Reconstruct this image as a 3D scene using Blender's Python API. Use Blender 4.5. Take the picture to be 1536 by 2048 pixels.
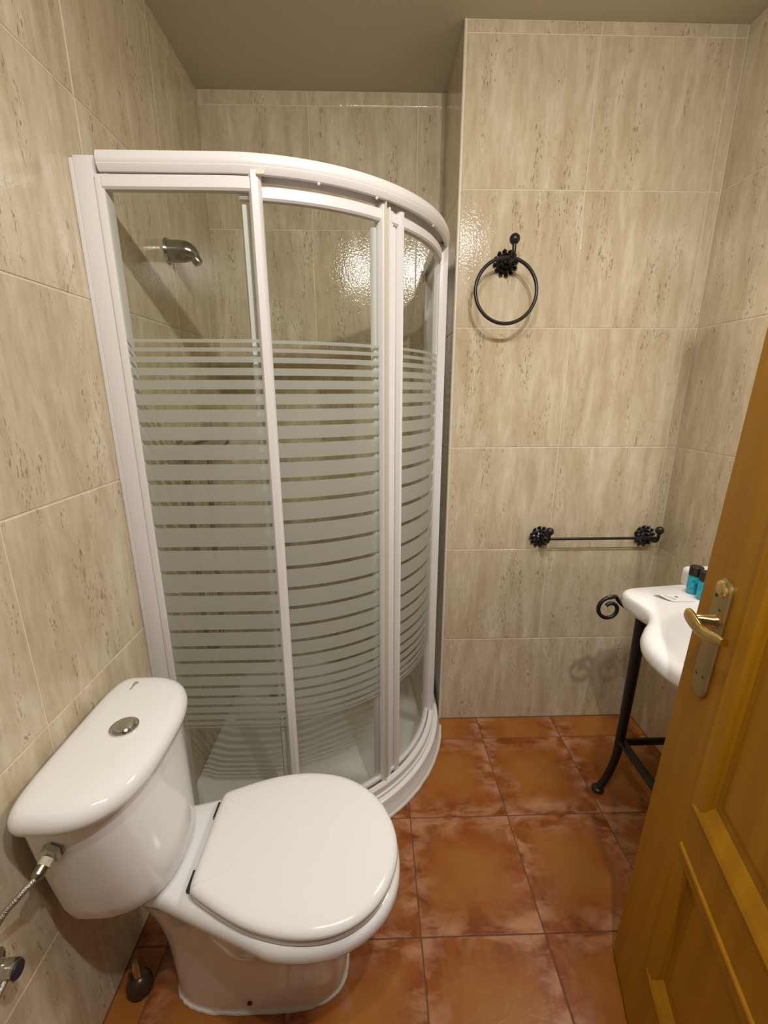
import bpy, bmesh, math, random
from mathutils import Vector, Matrix, noise

for o in list(bpy.data.objects):
    bpy.data.objects.remove(o)
S = bpy.context.scene
COL = S.collection
random.seed(7)

# ------------------------------------------------------------------ camera
PITCH, YAW, ROLL = 0.267510, 0.027280, -0.001058
cam = bpy.data.cameras.new('camera')
cam.sensor_fit = 'HORIZONTAL'
cam.sensor_width = 36.0
cam.lens = 36.0 * 876.59 / 1536.0
cam.clip_start = 0.02
cam_o = bpy.data.objects.new('camera', cam)
COL.objects.link(cam_o)
fw = Vector((math.sin(YAW) * math.cos(PITCH), math.cos(YAW) * math.cos(PITCH), -math.sin(PITCH)))
rt = Vector((math.cos(YAW), -math.sin(YAW), 0))
up = rt.cross(fw)
r2 = math.cos(ROLL) * rt + math.sin(ROLL) * up
u2 = -math.sin(ROLL) * rt + math.cos(ROLL) * up
m = Matrix((r2, u2, -fw)).transposed().to_4x4()
m.translation = (0, 0, 1.36556)
cam_o.matrix_world = m
S.camera = cam_o

# ------------------------------------------------------------------ world, lights, exposure
w = bpy.data.worlds.new('world')
S.world = w
w.use_nodes = True
w.node_tree.nodes['Background'].inputs[0].default_value = (1.0, 0.90, 0.76, 1)
w.node_tree.nodes['Background'].inputs[1].default_value = 0.06
LAMP_COLOR = (1.0, 0.965, 0.93)
for x, e in ((-0.07, 22.0), (0.12, 5.5), (0.34, 40.0), (0.58, 7.0)):
    ld = bpy.data.lights.new('ceiling_spot', 'SPOT')
    ld.energy = e
    ld.color = LAMP_COLOR
    ld.shadow_soft_size = 0.02
    ld.spot_size = math.radians(165)
    ld.spot_blend = 1.0
    lo = bpy.data.objects.new('ceiling_spot', ld)
    COL.objects.link(lo)
    lo.location = (x, 0.12, 2.26)
    lo.rotation_euler = Vector((0, 0.75, -1)).to_track_quat('-Z', 'Y').to_euler()
# lamp above the mirror on the right wall, just out of view
ld = bpy.data.lights.new('mirror_lamp', 'SPOT')
ld.energy = 40.0
ld.color = LAMP_COLOR
ld.shadow_soft_size = 0.14
ld.spot_size = math.radians(135)
ld.spot_blend = 0.9
lo = bpy.data.objects.new('mirror_lamp', ld)
COL.objects.link(lo)
lo.location = (1.00, 1.08, 2.05)
lo.rotation_euler = Vector((-0.22, -0.40, -1)).to_track_quat('-Z', 'Y').to_euler()
S.view_settings.view_transform = 'Standard'
S.view_settings.look = 'None'
S.view_settings.gamma = 1
S.view_settings.use_curve_mapping = False
S.view_settings.exposure = 0.0


# ------------------------------------------------------------------ node helpers / materials
def new_mat(name):
    mt = bpy.data.materials.new(name)
    mt.use_nodes = True
    nt = mt.node_tree
    return mt, nt, nt.nodes['Principled BSDF']


def nd(nt, typ, **kw):
    n = nt.nodes.new(typ)
    for k, v in kw.items():
        if k.startswith('i_'):
            n.inputs[k[2:].replace('_', ' ')].default_value = v
        else:
            setattr(n, k, v)
    return n


def ramp(nt, src, stops, interp='LINEAR'):
    r = nt.nodes.new('ShaderNodeValToRGB')
    cr = r.color_ramp
    cr.interpolation = interp
    while len(cr.elements) < len(stops):
        cr.elements.new(0.5)
    for e, (p, c) in zip(cr.elements, stops):
        e.position = p
        e.color = c if len(c) == 4 else (*c, 1)
    nt.links.new(src, r.inputs[0])
    return r.outputs[0]


def mixc(nt, fac, a, b, mode='MIX'):
    n = nt.nodes.new('ShaderNodeMix')
    n.data_type = 'RGBA'
    n.blend_type = mode
    for sock, v in ((n.inputs[0], fac), (n.inputs[6], a), (n.inputs[7], b)):
        if hasattr(v, 'is_linked'):
            nt.links.new(v, sock)
        elif isinstance(v, (int, float)):
            sock.default_value = v
        else:
            sock.default_value = (*v, 1)
    return n.outputs[2]


def mth(nt, op, a, b=None):
    n = nt.nodes.new('ShaderNodeMath')
    n.operation = op
    for i, v in enumerate((a, b)):
        if v is None:
            continue
        if hasattr(v, 'is_linked'):
            nt.links.new(v, n.inputs[i])
        else:
            n.inputs[i].default_value = v
    return n.outputs[0]


def plain(name, col, rough=0.4, metal=0.0, coat=0.0, bump=0.0, bscale=200, spec=None, var=0.0):
    mt, nt, b = new_mat(name)
    b.inputs['Roughness'].default_value = rough
    b.inputs['Metallic'].default_value = metal
    b.inputs['Coat Weight'].default_value = coat
    if spec is not None:
        b.inputs['Specular IOR Level'].default_value = spec
    tc = nd(nt, 'ShaderNodeTexCoord')
    nz = nd(nt, 'ShaderNodeTexNoise', i_Scale=bscale if bump else 6.0, i_Detail=3.0)
    nt.links.new(tc.outputs['Object'], nz.inputs['Vector'])
    c2 = tuple(max(0, v * (1 - var)) for v in col)
    nt.links.new(mixc(nt, nz.outputs[0], col, c2), b.inputs['Base Color'])
    if bump:
        bp = nd(nt, 'ShaderNodeBump', i_Strength=bump, i_Distance=0.002)
        nt.links.new(nz.outputs[0], bp.inputs['Height'])
        nt.links.new(bp.outputs[0], b.inputs['Normal'])
    return mt


def wall_tile_material():
    mt, nt, b = new_mat('travertine_tile')
    tc = nd(nt, 'ShaderNodeTexCoord')
    oi = nd(nt, 'ShaderNodeObjectInfo')
    add = nd(nt, 'ShaderNodeVectorMath', operation='ADD')
    sc = nd(nt, 'ShaderNodeVectorMath', operation='SCALE')
    cmb = nd(nt, 'ShaderNodeCombineXYZ', i_X=17.0, i_Y=31.0, i_Z=9.0)
    nt.links.new(cmb.outputs[0], sc.inputs[0])
    nt.links.new(oi.outputs['Random'], sc.inputs['Scale'])
    nt.links.new(tc.outputs['Object'], add.inputs[0])
    nt.links.new(sc.outputs[0], add.inputs[1])

    def noise_at(sx, sy, detail=4.0, rough=0.6, dist=0.0):
        mp = nd(nt, 'ShaderNodeMapping')
        mp.inputs['Scale'].default_value = (sx, sy, 3.0)
        nt.links.new(add.outputs[0], mp.inputs[0])
        n = nd(nt, 'ShaderNodeTexNoise', i_Scale=1.0, i_Detail=detail, i_Roughness=rough, i_Distortion=dist)
        nt.links.new(mp.outputs[0], n.inputs['Vector'])
        return n.outputs[0]
    base = ramp(nt, noise_at(24, 4.2, 6, 0.62, 0.25), [(0.28, (0.53, 0.435, 0.285)), (0.44, (0.61, 0.515, 0.355)),
                                                  (0.56, (0.67, 0.585, 0.42)), (0.70, (0.745, 0.675, 0.52))])
    fine = ramp(nt, noise_at(95, 24, 4, 0.6, 0.2), [(0.35, (0.84, 0.81, 0.76)), (0.58, (1, 1, 1))])
    c1 = mixc(nt, 0.55, base, fine, 'MULTIPLY')
    # small dark pits, elongated along the vein, gathered in streaks
    pits = ramp(nt, noise_at(230, 52, 3, 0.6, 0.3), [(0.575, (0, 0, 0)), (0.63, (1, 1, 1))])
    streak = ramp(nt, noise_at(24, 3.6, 3, 0.55), [(0.52, (0, 0, 0)), (0.60, (1, 1, 1))])
    pm = mth(nt, 'MULTIPLY', pits, streak)
    c2 = mixc(nt, mth(nt, 'MULTIPLY', pm, 0.80), c1, (0.24, 0.175, 0.10))
    nt.links.new(c2, b.inputs['Base Color'])
    b.inputs['Roughness'].default_value = 0.085
    b.inputs['Specular IOR Level'].default_value = 0.5
    bn = nd(nt, 'ShaderNodeTexNoise', i_Scale=135.0, i_Detail=2.0)
    nt.links.new(tc.outputs['Object'], bn.inputs['Vector'])
    bp = nd(nt, 'ShaderNodeBump', i_Strength=0.30, i_Distance=0.0016)
    nt.links.new(bn.outputs[0], bp.inputs['Height'])
    nt.links.new(bp.outputs[0], b.inputs['Normal'])
    return mt


def floor_tile_material():
    mt, nt, b = new_mat('terracotta_tile')
    tc = nd(nt, 'ShaderNodeTexCoord')
    oi = nd(nt, 'ShaderNodeObjectInfo')
    sc = nd(nt, 'ShaderNodeVectorMath', operation='SCALE')
    cmb = nd(nt, 'ShaderNodeCombineXYZ', i_X=13.0, i_Y=21.0, i_Z=0.0)
    nt.links.new(cmb.outputs[0], sc.inputs[0])
    nt.links.new(oi.outputs['Random'], sc.inputs['Scale'])
    add = nd(nt, 'ShaderNodeVectorMath', operation='ADD')
    nt.links.new(tc.outputs['Object'], add.inputs[0])
    nt.links.new(sc.outputs[0], add.inputs[1])

    def noise_at(s, d=3.0, r=0.55, dist=0.6):
        n = nd(nt, 'ShaderNodeTexNoise', i_Scale=s, i_Detail=d, i_Roughness=r, i_Distortion=dist)
        nt.links.new(add.outputs[0], n.inputs['Vector'])
        return n.outputs[0]
    sep = nd(nt, 'ShaderNodeSeparateXYZ')
    nt.links.new(tc.outputs['Object'], sep.inputs[0])
    ax = mth(nt, 'ABSOLUTE', sep.outputs[0])
    ay = mth(nt, 'ABSOLUTE', sep.outputs[1])
    mx = mth(nt, 'DIVIDE', mth(nt, 'MAXIMUM', ax, ay), 0.164)
    d = mth(nt, 'ADD', mx, mth(nt, 'MULTIPLY', mth(nt, 'SUBTRACT', noise_at(11), 0.5), 0.95))
    tone = mth(nt, 'ADD', d, mth(nt, 'MULTIPLY', mth(nt, 'SUBTRACT', noise_at(5.0, 4), 0.5), 0.9))
    c = ramp(nt, tone, [(0.25, (0.340, 0.128, 0.022)), (0.62, (0.310, 0.096, 0.012)), (0.95, (0.265, 0.065, 0.006))])
    smear = nd(nt, 'ShaderNodeMapping')
    smear.inputs['Scale'].default_value = (9, 17, 1)
    nt.links.new(add.outputs[0], smear.inputs[0])
    sn = nd(nt, 'ShaderNodeTexNoise', i_Scale=1.0, i_Detail=5.0, i_Roughness=0.62, i_Distortion=0.4)
    nt.links.new(smear.outputs[0], sn.inputs['Vector'])
    smear2 = nd(nt, 'ShaderNodeMapping')
    smear2.inputs['Scale'].default_value = (19, 8, 1)
    smear2.inputs['Location'].default_value = (7, 3, 0)
    nt.links.new(add.outputs[0], smear2.inputs[0])
    sn2 = nd(nt, 'ShaderNodeTexNoise', i_Scale=1.0, i_Detail=5.0, i_Roughness=0.62, i_Distortion=0.4)
    nt.links.new(smear2.outputs[0], sn2.inputs['Vector'])
    edge = ramp(nt, mth(nt, 'ADD', mx, mth(nt, 'MULTIPLY', mth(nt, 'SUBTRACT', noise_at(9), 0.5), 0.8)), [(0.50, (0, 0, 0)), (0.92, (1, 1, 1))])
    dark = mth(nt, 'MULTIPLY', ramp(nt, sn2.outputs[0], [(0.46, (0, 0, 0)), (0.58, (1, 1, 1))]), edge)
    c = mixc(nt, mth(nt, 'MULTIPLY', dark, 0.80), c, (0.165, 0.040, 0.008))
    pale = mth(nt, 'MULTIPLY', ramp(nt, sn.outputs[0], [(0.42, (0, 0, 0)), (0.60, (1, 1, 1))]), edge)
    c = mixc(nt, mth(nt, 'MULTIPLY', pale, 0.90), c, (0.47, 0.230, 0.115))
    nt.links.new(c, b.inputs['Base Color'])
    b.inputs['Roughness'].default_value = 0.30
    b.inputs['Specular IOR Level'].default_value = 0.4
    bp = nd(nt, 'ShaderNodeBump', i_Strength=0.25, i_Distance=0.003)
    nt.links.new(noise_at(38), bp.inputs['Height'])
    nt.links.new(bp.outputs[0], b.inputs['Normal'])
    return mt


def wood_material(name, dark, light, rough=0.38):
    mt, nt, b = new_mat(name)
    tc = nd(nt, 'ShaderNodeTexCoord')
    mp = nd(nt, 'ShaderNodeMapping')
    mp.inputs['Scale'].default_value = (28, 28, 1.6)
    nt.links.new(tc.outputs['Object'], mp.inputs[0])
    n = nd(nt, 'ShaderNodeTexNoise', i_Scale=1.0, i_Detail=6.0, i_Roughness=0.6, i_Distortion=0.5)
    nt.links.new(mp.outputs[0], n.inputs['Vector'])
    nt.links.new(ramp(nt, n.outputs[0], [(0.3, dark), (0.7, light)]), b.inputs['Base Color'])
    b.inputs['Roughness'].default_value = rough
    b.inputs['Specular IOR Level'].default_value = 0.22
    bp = nd(nt, 'ShaderNodeBump', i_Strength=0.08, i_Distance=0.001)
    nt.links.new(n.outputs[0], bp.inputs['Height'])
    nt.links.new(bp.outputs[0], b.inputs['Normal'])
    return mt


def glass_material():
    mt, nt, b = new_mat('shower_glass')
    nt.nodes.remove(b)
    out = nt.nodes['Material Output']
    tr = nd(nt, 'ShaderNodeBsdfTransparent')
    tr.inputs[0].default_value = (0.935, 0.95, 0.93, 1)
    gl = nd(nt, 'ShaderNodeBsdfGlossy')
    gl.inputs['Roughness'].default_value = 0.02
    fr = nd(nt, 'ShaderNodeFresnel', i_IOR=1.45)
    ge = nd(nt, 'ShaderNodeNewGeometry')
    ior = nd(nt, 'ShaderNodeMapRange')
    ior.inputs[3].default_value = 1.45
    ior.inputs[4].default_value = 1 / 1.45
    nt.links.new(ge.outputs['Backfacing'], ior.inputs[0])
    nt.links.new(ior.outputs[0], fr.inputs[0])
    tc = nd(nt, 'ShaderNodeTexCoord')
    nz = nd(nt, 'ShaderNodeTexNoise', i_Scale=9.0, i_Detail=2.0)
    nt.links.new(tc.outputs['Object'], nz.inputs['Vector'])
    bp = nd(nt, 'ShaderNodeBump', i_Strength=0.05, i_Distance=0.004)
    nt.links.new(nz.outputs[0], bp.inputs['Height'])
    nt.links.new(bp.outputs[0], gl.inputs['Normal'])
    mx = nd(nt, 'ShaderNodeMixShader')
    nt.links.new(mth(nt, 'MULTIPLY', fr.outputs[0], 0.6), mx.inputs[0])
    nt.links.new(tr.outputs[0], mx.inputs[1])
    nt.links.new(gl.outputs[0], mx.inputs[2])
    nt.links.new(mx.outputs[0], out.inputs[0])
    return mt


def frost_material():
    mt, nt, b = new_mat('frosted_band')
    nt.nodes.remove(b)
    out = nt.nodes['Material Output']
    tr = nd(nt, 'ShaderNodeBsdfTransparent')
    tr.inputs[0].default_value = (0.9, 0.92, 0.9, 1)
    df = nd(nt, 'ShaderNodeBsdfDiffuse')
    tl = nd(nt, 'ShaderNodeBsdfTranslucent')
    tc = nd(nt, 'ShaderNodeTexCoord')
    nz = nd(nt, 'ShaderNodeTexNoise', i_Scale=400.0, i_Detail=1.0)
    nt.links.new(tc.outputs['Object'], nz.inputs['Vector'])
    nt.links.new(mixc(nt, nz.outputs[0], (0.60, 0.62, 0.55), (0.66, 0.68, 0.61)), df.inputs[0])
    tl.inputs[0].default_value = (0.66, 0.68, 0.61, 1)
    m1 = nd(nt, 'ShaderNodeMixShader')
    m1.inputs[0].default_value = 0.5
    nt.links.new(df.outputs[0], m1.inputs[1])
    nt.links.new(tl.outputs[0], m1.inputs[2])
    m2 = nd(nt, 'ShaderNodeMixShader')
    m2.inputs[0].default_value = 0.16
    nt.links.new(m1.outputs[0], m2.inputs[1])
    nt.links.new(tr.outputs[0], m2.inputs[2])
    nt.links.new(m2.outputs[0], out.inputs[0])
    return mt


WALL_TILE = wall_tile_material()
FLOOR_TILE = floor_tile_material()
GROUT = plain('wall_grout', (0.80, 0.72, 0.57), 0.8, bump=0.3, bscale=300, var=0.15)
FLOOR_GROUT = plain('floor_grout', (0.20, 0.085, 0.035), 0.8, bump=0.3, bscale=300, var=0.4)
PAINT = plain('ceiling_paint', (0.58, 0.53, 0.41), 0.85, bump=0.15, bscale=180, var=0.05)
BEAD = plain('corner_bead', (0.78, 0.70, 0.56), 0.35, var=0.05)
WHITE_ALU = plain('white_lacquered_aluminium', (0.78, 0.755, 0.74), 0.28, var=0.03, spec=0.5)
CLIP_MAT = plain('aged_plastic', (0.75, 0.70, 0.50), 0.4, var=0.1)
RUBBER = plain('grey_seal', (0.45, 0.46, 0.43), 0.5, var=0.1)
TRAY_MAT = plain('white_shower_tray', (0.80, 0.79, 0.76), 0.25, var=0.03)
CAULK = plain('white_caulk', (0.74, 0.68, 0.60), 0.6, bump=0.6, bscale=60, var=0.2)
CERAMIC = plain('white_glazed_ceramic', (0.86, 0.85, 0.83), 0.09, coat=0.3, var=0.02)
SEAT_MAT = plain('white_seat_plastic', (0.87, 0.855, 0.83), 0.13, var=0.02, bump=0.015, bscale=30)
CHROME = plain('chrome', (0.62, 0.62, 0.60), 0.12, metal=1.0, var=0.1)
DULL_CHROME = plain('dull_chrome', (0.40, 0.40, 0.36), 0.20, metal=1.0, var=0.2)
BRASS = plain('polished_brass', (0.80, 0.58, 0.22), 0.16, metal=1.0, var=0.15)
OLD_BRASS = plain('tarnished_brass', (0.48, 0.37, 0.16), 0.34, metal=0.85, var=0.35)
BRASS_HOLE = plain('dark_screw', (0.10, 0.075, 0.04), 0.5, metal=0.6, var=0.2)
IRON = plain('black_wrought_iron', (0.012, 0.011, 0.010), 0.34, bump=0.2, bscale=120, var=0.3, spec=0.5)
DARK = plain('dark_gap', (0.02, 0.018, 0.03), 0.5)
PIPE_BROWN = plain('dark_brown_metal', (0.10, 0.06, 0.035), 0.3, metal=0.5, var=0.4)  # dark brown metal, mottled by noise
DOOR_WOOD = wood_material('honey_oak_varnish', (0.33, 0.145, 0.0035), (0.42, 0.195, 0.006))
MOULD_WOOD = wood_material('honey_oak_moulding', (0.34, 0.160, 0.010), (0.42, 0.21, 0.022), 0.3)
CYAN = plain('cyan_gel', (0.01, 0.47, 0.66), 0.12, coat=0.5, var=0.25)
TEAL_INK = plain('teal_print', (0.01, 0.22, 0.33), 0.3)
BLACK_CAP = plain('black_cap', (0.018, 0.012, 0.014), 0.35, var=0.2)
PAPER = plain('white_card', (0.84, 0.81, 0.79), 0.7, var=0.03)
INK = plain('grey_print', (0.10, 0.10, 0.11), 0.7)
MARK_INK = plain('grey_maker_mark', (0.36, 0.34, 0.33), 0.4)
HOSE = plain('braided_steel_hose', (0.50, 0.47, 0.40), 0.3, metal=0.9, bump=0.7, bscale=500, var=0.4)
NYLON = plain('pale_nylon_nut', (0.62, 0.58, 0.40), 0.4, var=0.1)
GLASS = glass_material()
FROST = frost_material()


# ------------------------------------------------------------------ object helpers
def tag(o, label=None, cat=None, group=None, kind=None):
    for k, v in (('label', label), ('category', cat), ('group', group), ('kind', kind)):
        if v:
            o[k] = v
    return o


def finish(name, bm, mats, parent=None, smooth=False, origin=None, weld=False):
    if weld:
        bmesh.ops.remove_doubles(bm, verts=bm.verts, dist=1e-6)
    bmesh.ops.recalc_face_normals(bm, faces=bm.faces)
    origin = Vector(origin) if origin is not None else None
    if origin is None and bm.verts:
        lo = Vector([min(v.co[i] for v in bm.verts) for i in range(3)])
        hi = Vector([max(v.co[i] for v in bm.verts) for i in range(3)])
        origin = (lo + hi) / 2
    for v in bm.verts:
        v.co -= origin
    me = bpy.data.meshes.new(name)
    bm.to_mesh(me)
    bm.free()
    if not isinstance(mats, (list, tuple)):
        mats = [mats]
    for mt in mats:
        me.materials.append(mt)
    if smooth:
        me.shade_smooth()
        if smooth != 'all':
            try:
                me.set_sharp_from_angle(angle=math.radians(smooth if smooth is not True else 40))
            except Exception:
                pass
    o = bpy.data.objects.new(name, me)
    COL.objects.link(o)
    o.location = origin
    if parent:
        put(o, parent)
    return o


def world_loc(p):
    v = Vector(p.location)
    q = p.parent
    while q:
        v = q['_mw'].to_3x3() @ v if False else v
        q = None
    return v


WORLD = {}


def put(o, parent):
    """parent o (given in world coordinates) without moving it"""
    mw = o.matrix_basis.copy()
    pm = WORLD.get(parent.name, parent.matrix_basis.copy())
    o.parent = parent
    o.matrix_parent_inverse = Matrix.Identity(4)
    o.matrix_basis = pm.inverted() @ mw
    WORLD[o.name] = mw
    return o


def empty(name, loc, label, cat, group=None):
    e = bpy.data.objects.new(name, None)
    e.empty_display_size = 0.05
    COL.objects.link(e)
    e.location = loc
    WORLD[e.name] = Matrix.Translation(Vector(loc))
    return tag(e, label, cat, group)


def add_box(bm, lo, hi, bev=0.0, seg=2, mat=None):
    nb = bmesh.new()
    bmesh.ops.create_cube(nb, size=1)
    lo, hi = Vector(lo), Vector(hi)
    for v in nb.verts:
        v.co = Vector([lo[i] + (v.co[i] + 0.5) * (hi[i] - lo[i]) for i in range(3)])
    if bev:
        bmesh.ops.bevel(nb, geom=list(nb.edges), offset=bev, segments=seg, affect='EDGES', profile=0.6)
    if mat is not None:
        bmesh.ops.transform(nb, matrix=mat, verts=nb.verts)
    join(bm, nb)


def join(bm, nb):
    mp = {}
    for v in nb.verts:
        mp[v] = bm.verts.new(v.co)
    for f in nb.faces:
        try:
            g = bm.faces.new([mp[v] for v in f.verts])
            g.smooth = f.smooth
            g.material_index = f.material_index
        except ValueError:
            pass
    nb.free()


def add_rings(bm, rings, cap0=True, cap1=True, closed=True):
    vr = [[bm.verts.new(p) for p in r] for r in rings]
    n = len(vr[0])
    for a, b in zip(vr, vr[1:]):
        for i in range(n if closed else n - 1):
            j = (i + 1) % n
            bm.faces.new((a[i], a[j], b[j], b[i]))
    if cap0:
        bm.faces.new(vr[0][::-1])
    if cap1:
        bm.faces.new(vr[-1])
    return vr


def add_tube(bm, pts, rad, n=12, caps=True, flat=None, closed=False):
    """tube along pts; rad number or list; flat=(a,b,upvector) gives a flat bar"""
    pts = [Vector(p) for p in pts]
    k = len(pts)
    rads = rad if isinstance(rad, (list, tuple)) else [rad] * k
    rings = []
    prev = None
    for i, p in enumerate(pts):
        if closed:
            t = pts[(i + 1) % k] - pts[i - 1]
        else:
            t = pts[min(i + 1, k - 1)] - pts[max(i - 1, 0)]
        t.normalize()
        if prev is None:
            a = Vector((0, 0, 1)) if abs(t.z) < 0.9 else Vector((1, 0, 0))
            if flat:
                a = Vector(flat[2])
            nrm = (a - t * a.dot(t)).normalized()
        else:
            nrm = (prev - t * prev.dot(t)).normalized()
        prev = nrm
        bn = t.cross(nrm)
        ring = []
        for j in range(n):
            th = 2 * math.pi * j / n
            if flat:
                c, s = math.cos(th), math.sin(th)
                e = 0.35
                q = nrm * flat[0] * math.copysign(abs(c) ** e, c) + bn * flat[1] * math.copysign(abs(s) ** e, s)
            else:
                q = nrm * math.cos(th) * rads[i] + bn * math.sin(th) * rads[i]
            ring.append(p + q)
        rings.append(ring)
    if closed:
        vr = [[bm.verts.new(p) for p in r] for r in rings]
        for i in range(k):
            a, b = vr[i], vr[(i + 1) % k]
            for j in range(n):
                bm.faces.new((a[j], a[(j + 1) % n], b[(j + 1) % n], b[j]))
    else:
        add_rings(bm, rings, caps, caps)


def add_lathe(bm, base, axis, prof, n=24):
    """prof: list of (distance along axis, radius)"""
    base, axis = Vector(base), Vector(axis).normalized()
    a = Vector((0, 0, 1)) if abs(axis.z) < 0.9 else Vector((1, 0, 0))
    u = (a - axis * a.dot(axis)).normalized()
    v = axis.cross(u)
    rings = [[base + axis * d + (u * math.cos(2 * math.pi * j / n) + v * math.sin(2 * math.pi * j / n)) * max(r, 1e-5)
              for j in range(n)] for d, r in prof]
    add_rings(bm, rings)


def add_ball(bm, c, r, n=16):
    add_lathe(bm, Vector(c) - Vector((0, 0, r)), (0, 0, 1),
              [(r - r * math.cos(math.pi * i / 10), r * math.sin(math.pi * i / 10)) for i in range(11)], n)


def bez(pts, n=8):
    """Catmull-Rom through pts"""
    pts = [Vector(p) for p in pts]
    P = [2 * pts[0] - pts[1]] + pts + [2 * pts[-1] - pts[-2]]
    out = []
    for i in range(1, len(P) - 2):
        a, b, c, d = P[i - 1], P[i], P[i + 1], P[i + 2]
        for k in range(n):
            t = k / n
            out.append(0.5 * ((2 * b) + (c - a) * t + (2 * a - 5 * b + 4 * c - d) * t * t + (-a + 3 * b - 3 * c + d) * t ** 3))
    out.append(P[-2])
    return out


# ------------------------------------------------------------------ the room
XL, XR, D, YB, XP, ZC = -0.6137, 1.1192, 1.5886, 1.9178, 0.2791, 2.405
YF = 0.0          # doorway wall
TT = 0.0014       # how far the tiles stand proud of the grout
GAP = 0.0034
_tile_cache = {}


def tile_mesh(wd, ht, mat):
    key = (round(wd, 4), round(ht, 4), mat.name)
    if key in _tile_cache:
        return _tile_cache[key]
    bm = bmesh.new()
    b = 0.0013
    x, y = wd / 2, ht / 2
    rings = []
    for ins, z in ((0, -TT), (0, -b * 0.7), (b * 0.45, -b * 0.2), (b * 1.2, 0)):
        rings.append([(-x + ins, -y + ins, z), (x - ins, -y + ins, z), (x - ins, y - ins, z), (-x + ins, y - ins, z)])
    add_rings(bm, rings, cap0=False)
    me = bpy.data.meshes.new('tile')
    bmesh.ops.recalc_face_normals(bm, faces=bm.faces)
    bm.to_mesh(me)
    bm.free()
    me.materials.append(mat)
    _tile_cache[key] = me
    return me


def tiles(wall, us, vs, place, mat=WALL_TILE, skip=None):
    """us, vs: joint lines; place(u,v) -> 4x4 whose X/Y are the tile's width and height, Z its outward normal"""
    for i in range(len(us) - 1):
        for j in range(len(vs) - 1):
            if skip and skip((us[i] + us[i + 1]) / 2, (vs[j] + vs[j + 1]) / 2):
                continue
            wd, ht = us[i + 1] - us[i] - GAP, vs[j + 1] - vs[j] - GAP
            if wd < 0.004 or ht < 0.004:
                continue
            o = bpy.data.objects.new('tile', tile_mesh(wd, ht, mat))
            COL.objects.link(o)
            o.matrix_basis = place((us[i] + us[i + 1]) / 2, (vs[j] + vs[j + 1]) / 2)
            put(o, wall)


def frame_m(x, y, z, org):
    mm = Matrix((Vector(x), Vector(y), Vector(z))).transposed().to_4x4()
    mm.translation = org
    return mm


def slab(name, lo, hi, mat):
    bm = bmesh.new()
    add_box(bm, lo, hi)
    o = finish(name, bm, mat)
    WORLD[o.name] = o.matrix_basis.copy()
    return tag(o, kind='structure')


TH = 0.12
ROWS = [0.0, 0.386, 0.776, 1.170, 1.574, 1.980, 2.373, ZC]
ROWS_L = [0.0, 0.3596, 0.7596, 1.1596, 1.5596, 1.9596, 2.3596, ZC]
ROWS_B = [0.0, 0.36, 0.76, 1.161, 1.561, 1.966, 2.361, ZC]

floor = slab('floor', (XL - TH, -0.6, -0.1), (XR + TH, YB + TH, -TT), FLOOR_GROUT)
tiles(floor, [XL, -0.535, -0.209, 0.117, 0.442, 0.764, 1.090, XR], [-0.53, -0.20, 0.135, 0.470, 0.802, 1.133, 1.472, D],
      lambda u, v: frame_m((1, 0, 0), (0, 1, 0), (0, 0, 1), (u, v, 0)), FLOOR_TILE,
      skip=lambda u, v: v < 0.0 and (u < -0.4 or u > 0.5))
ceiling = slab('ceiling', (XL - TH, -0.3, ZC), (XR + TH, YB + TH, ZC + 0.1), PAINT)

wl = slab('wall_left', (XL - TH, -0.1, 0), (XL - TT, YB + TH, ZC), GROUT)
tiles(wl, [0.0, 0.2907, 0.7077, 1.1247, 1.5417, YB], ROWS_L, lambda u, v: frame_m((0, 1, 0), (0, 0, 1), (1, 0, 0), (XL, u, v)))
wb = slab('wall_back', (XL, YB + TT, 0), (XP, YB + TH, ZC), GROUT)
tiles(wb, [XL, -0.2205 - 0.3988, -0.2205, 0.1783, XP], ROWS_B, lambda u, v: frame_m((1, 0, 0), (0, 0, 1), (0, -1, 0), (u, YB, v)))
wp = slab('wall_far', (XP + TT, D + TT, 0), (XR + TH, YB + TH, ZC), GROUT)
tiles(wp, [XP + 0.007, 0.6825, 1.0813, XR], ROWS, lambda u, v: frame_m((1, 0, 0), (0, 0, 1), (0, -1, 0), (u, D, v)))
tiles(wp, [D + 0.007, YB], ROWS_B, lambda u, v: frame_m((0, -1, 0), (0, 0, 1), (-1, 0, 0), (XP, u, v)))
wr = slab('wall_right', (XR + TT, -0.1, 0), (XR + TH, D + TT, ZC), GROUT)
tiles(wr, [0.0, 0.392, 0.791, 1.190, D], ROWS, lambda u, v: frame_m((0, -1, 0), (0, 0, 1), (-1, 0, 0), (XR, u, v)))

# doorway wall behind the camera, with the opening the camera looks through
bm = bmesh.new()
add_box(bm, (XL, -0.10, 0), (-0.38, YF - TT, ZC))
add_box(bm, (0.47, -0.10, 0), (XR, YF - TT, ZC))
add_box(bm, (-0.38, -0.10, 2.06), (0.47, YF - TT, ZC))
wf = finish('wall_front', bm, GROUT)
WORLD[wf.name] = wf.matrix_basis.copy()
tag(wf, kind='structure')
tiles(wf, [XL, -0.38], ROWS, lambda u, v: frame_m((-1, 0, 0), (0, 0, 1), (0, 1, 0), (u, YF, v)))
tiles(wf, [0.47, 0.87, XR], ROWS, lambda u, v: frame_m((-1, 0, 0), (0, 0, 1), (0, 1, 0), (u, YF, v)))
tiles(wf, [-0.38, 0.045, 0.47], [2.06, 2.373, ZC], lambda u, v: frame_m((-1, 0, 0), (0, 0, 1), (0, 1, 0), (u, YF, v)))

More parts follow.
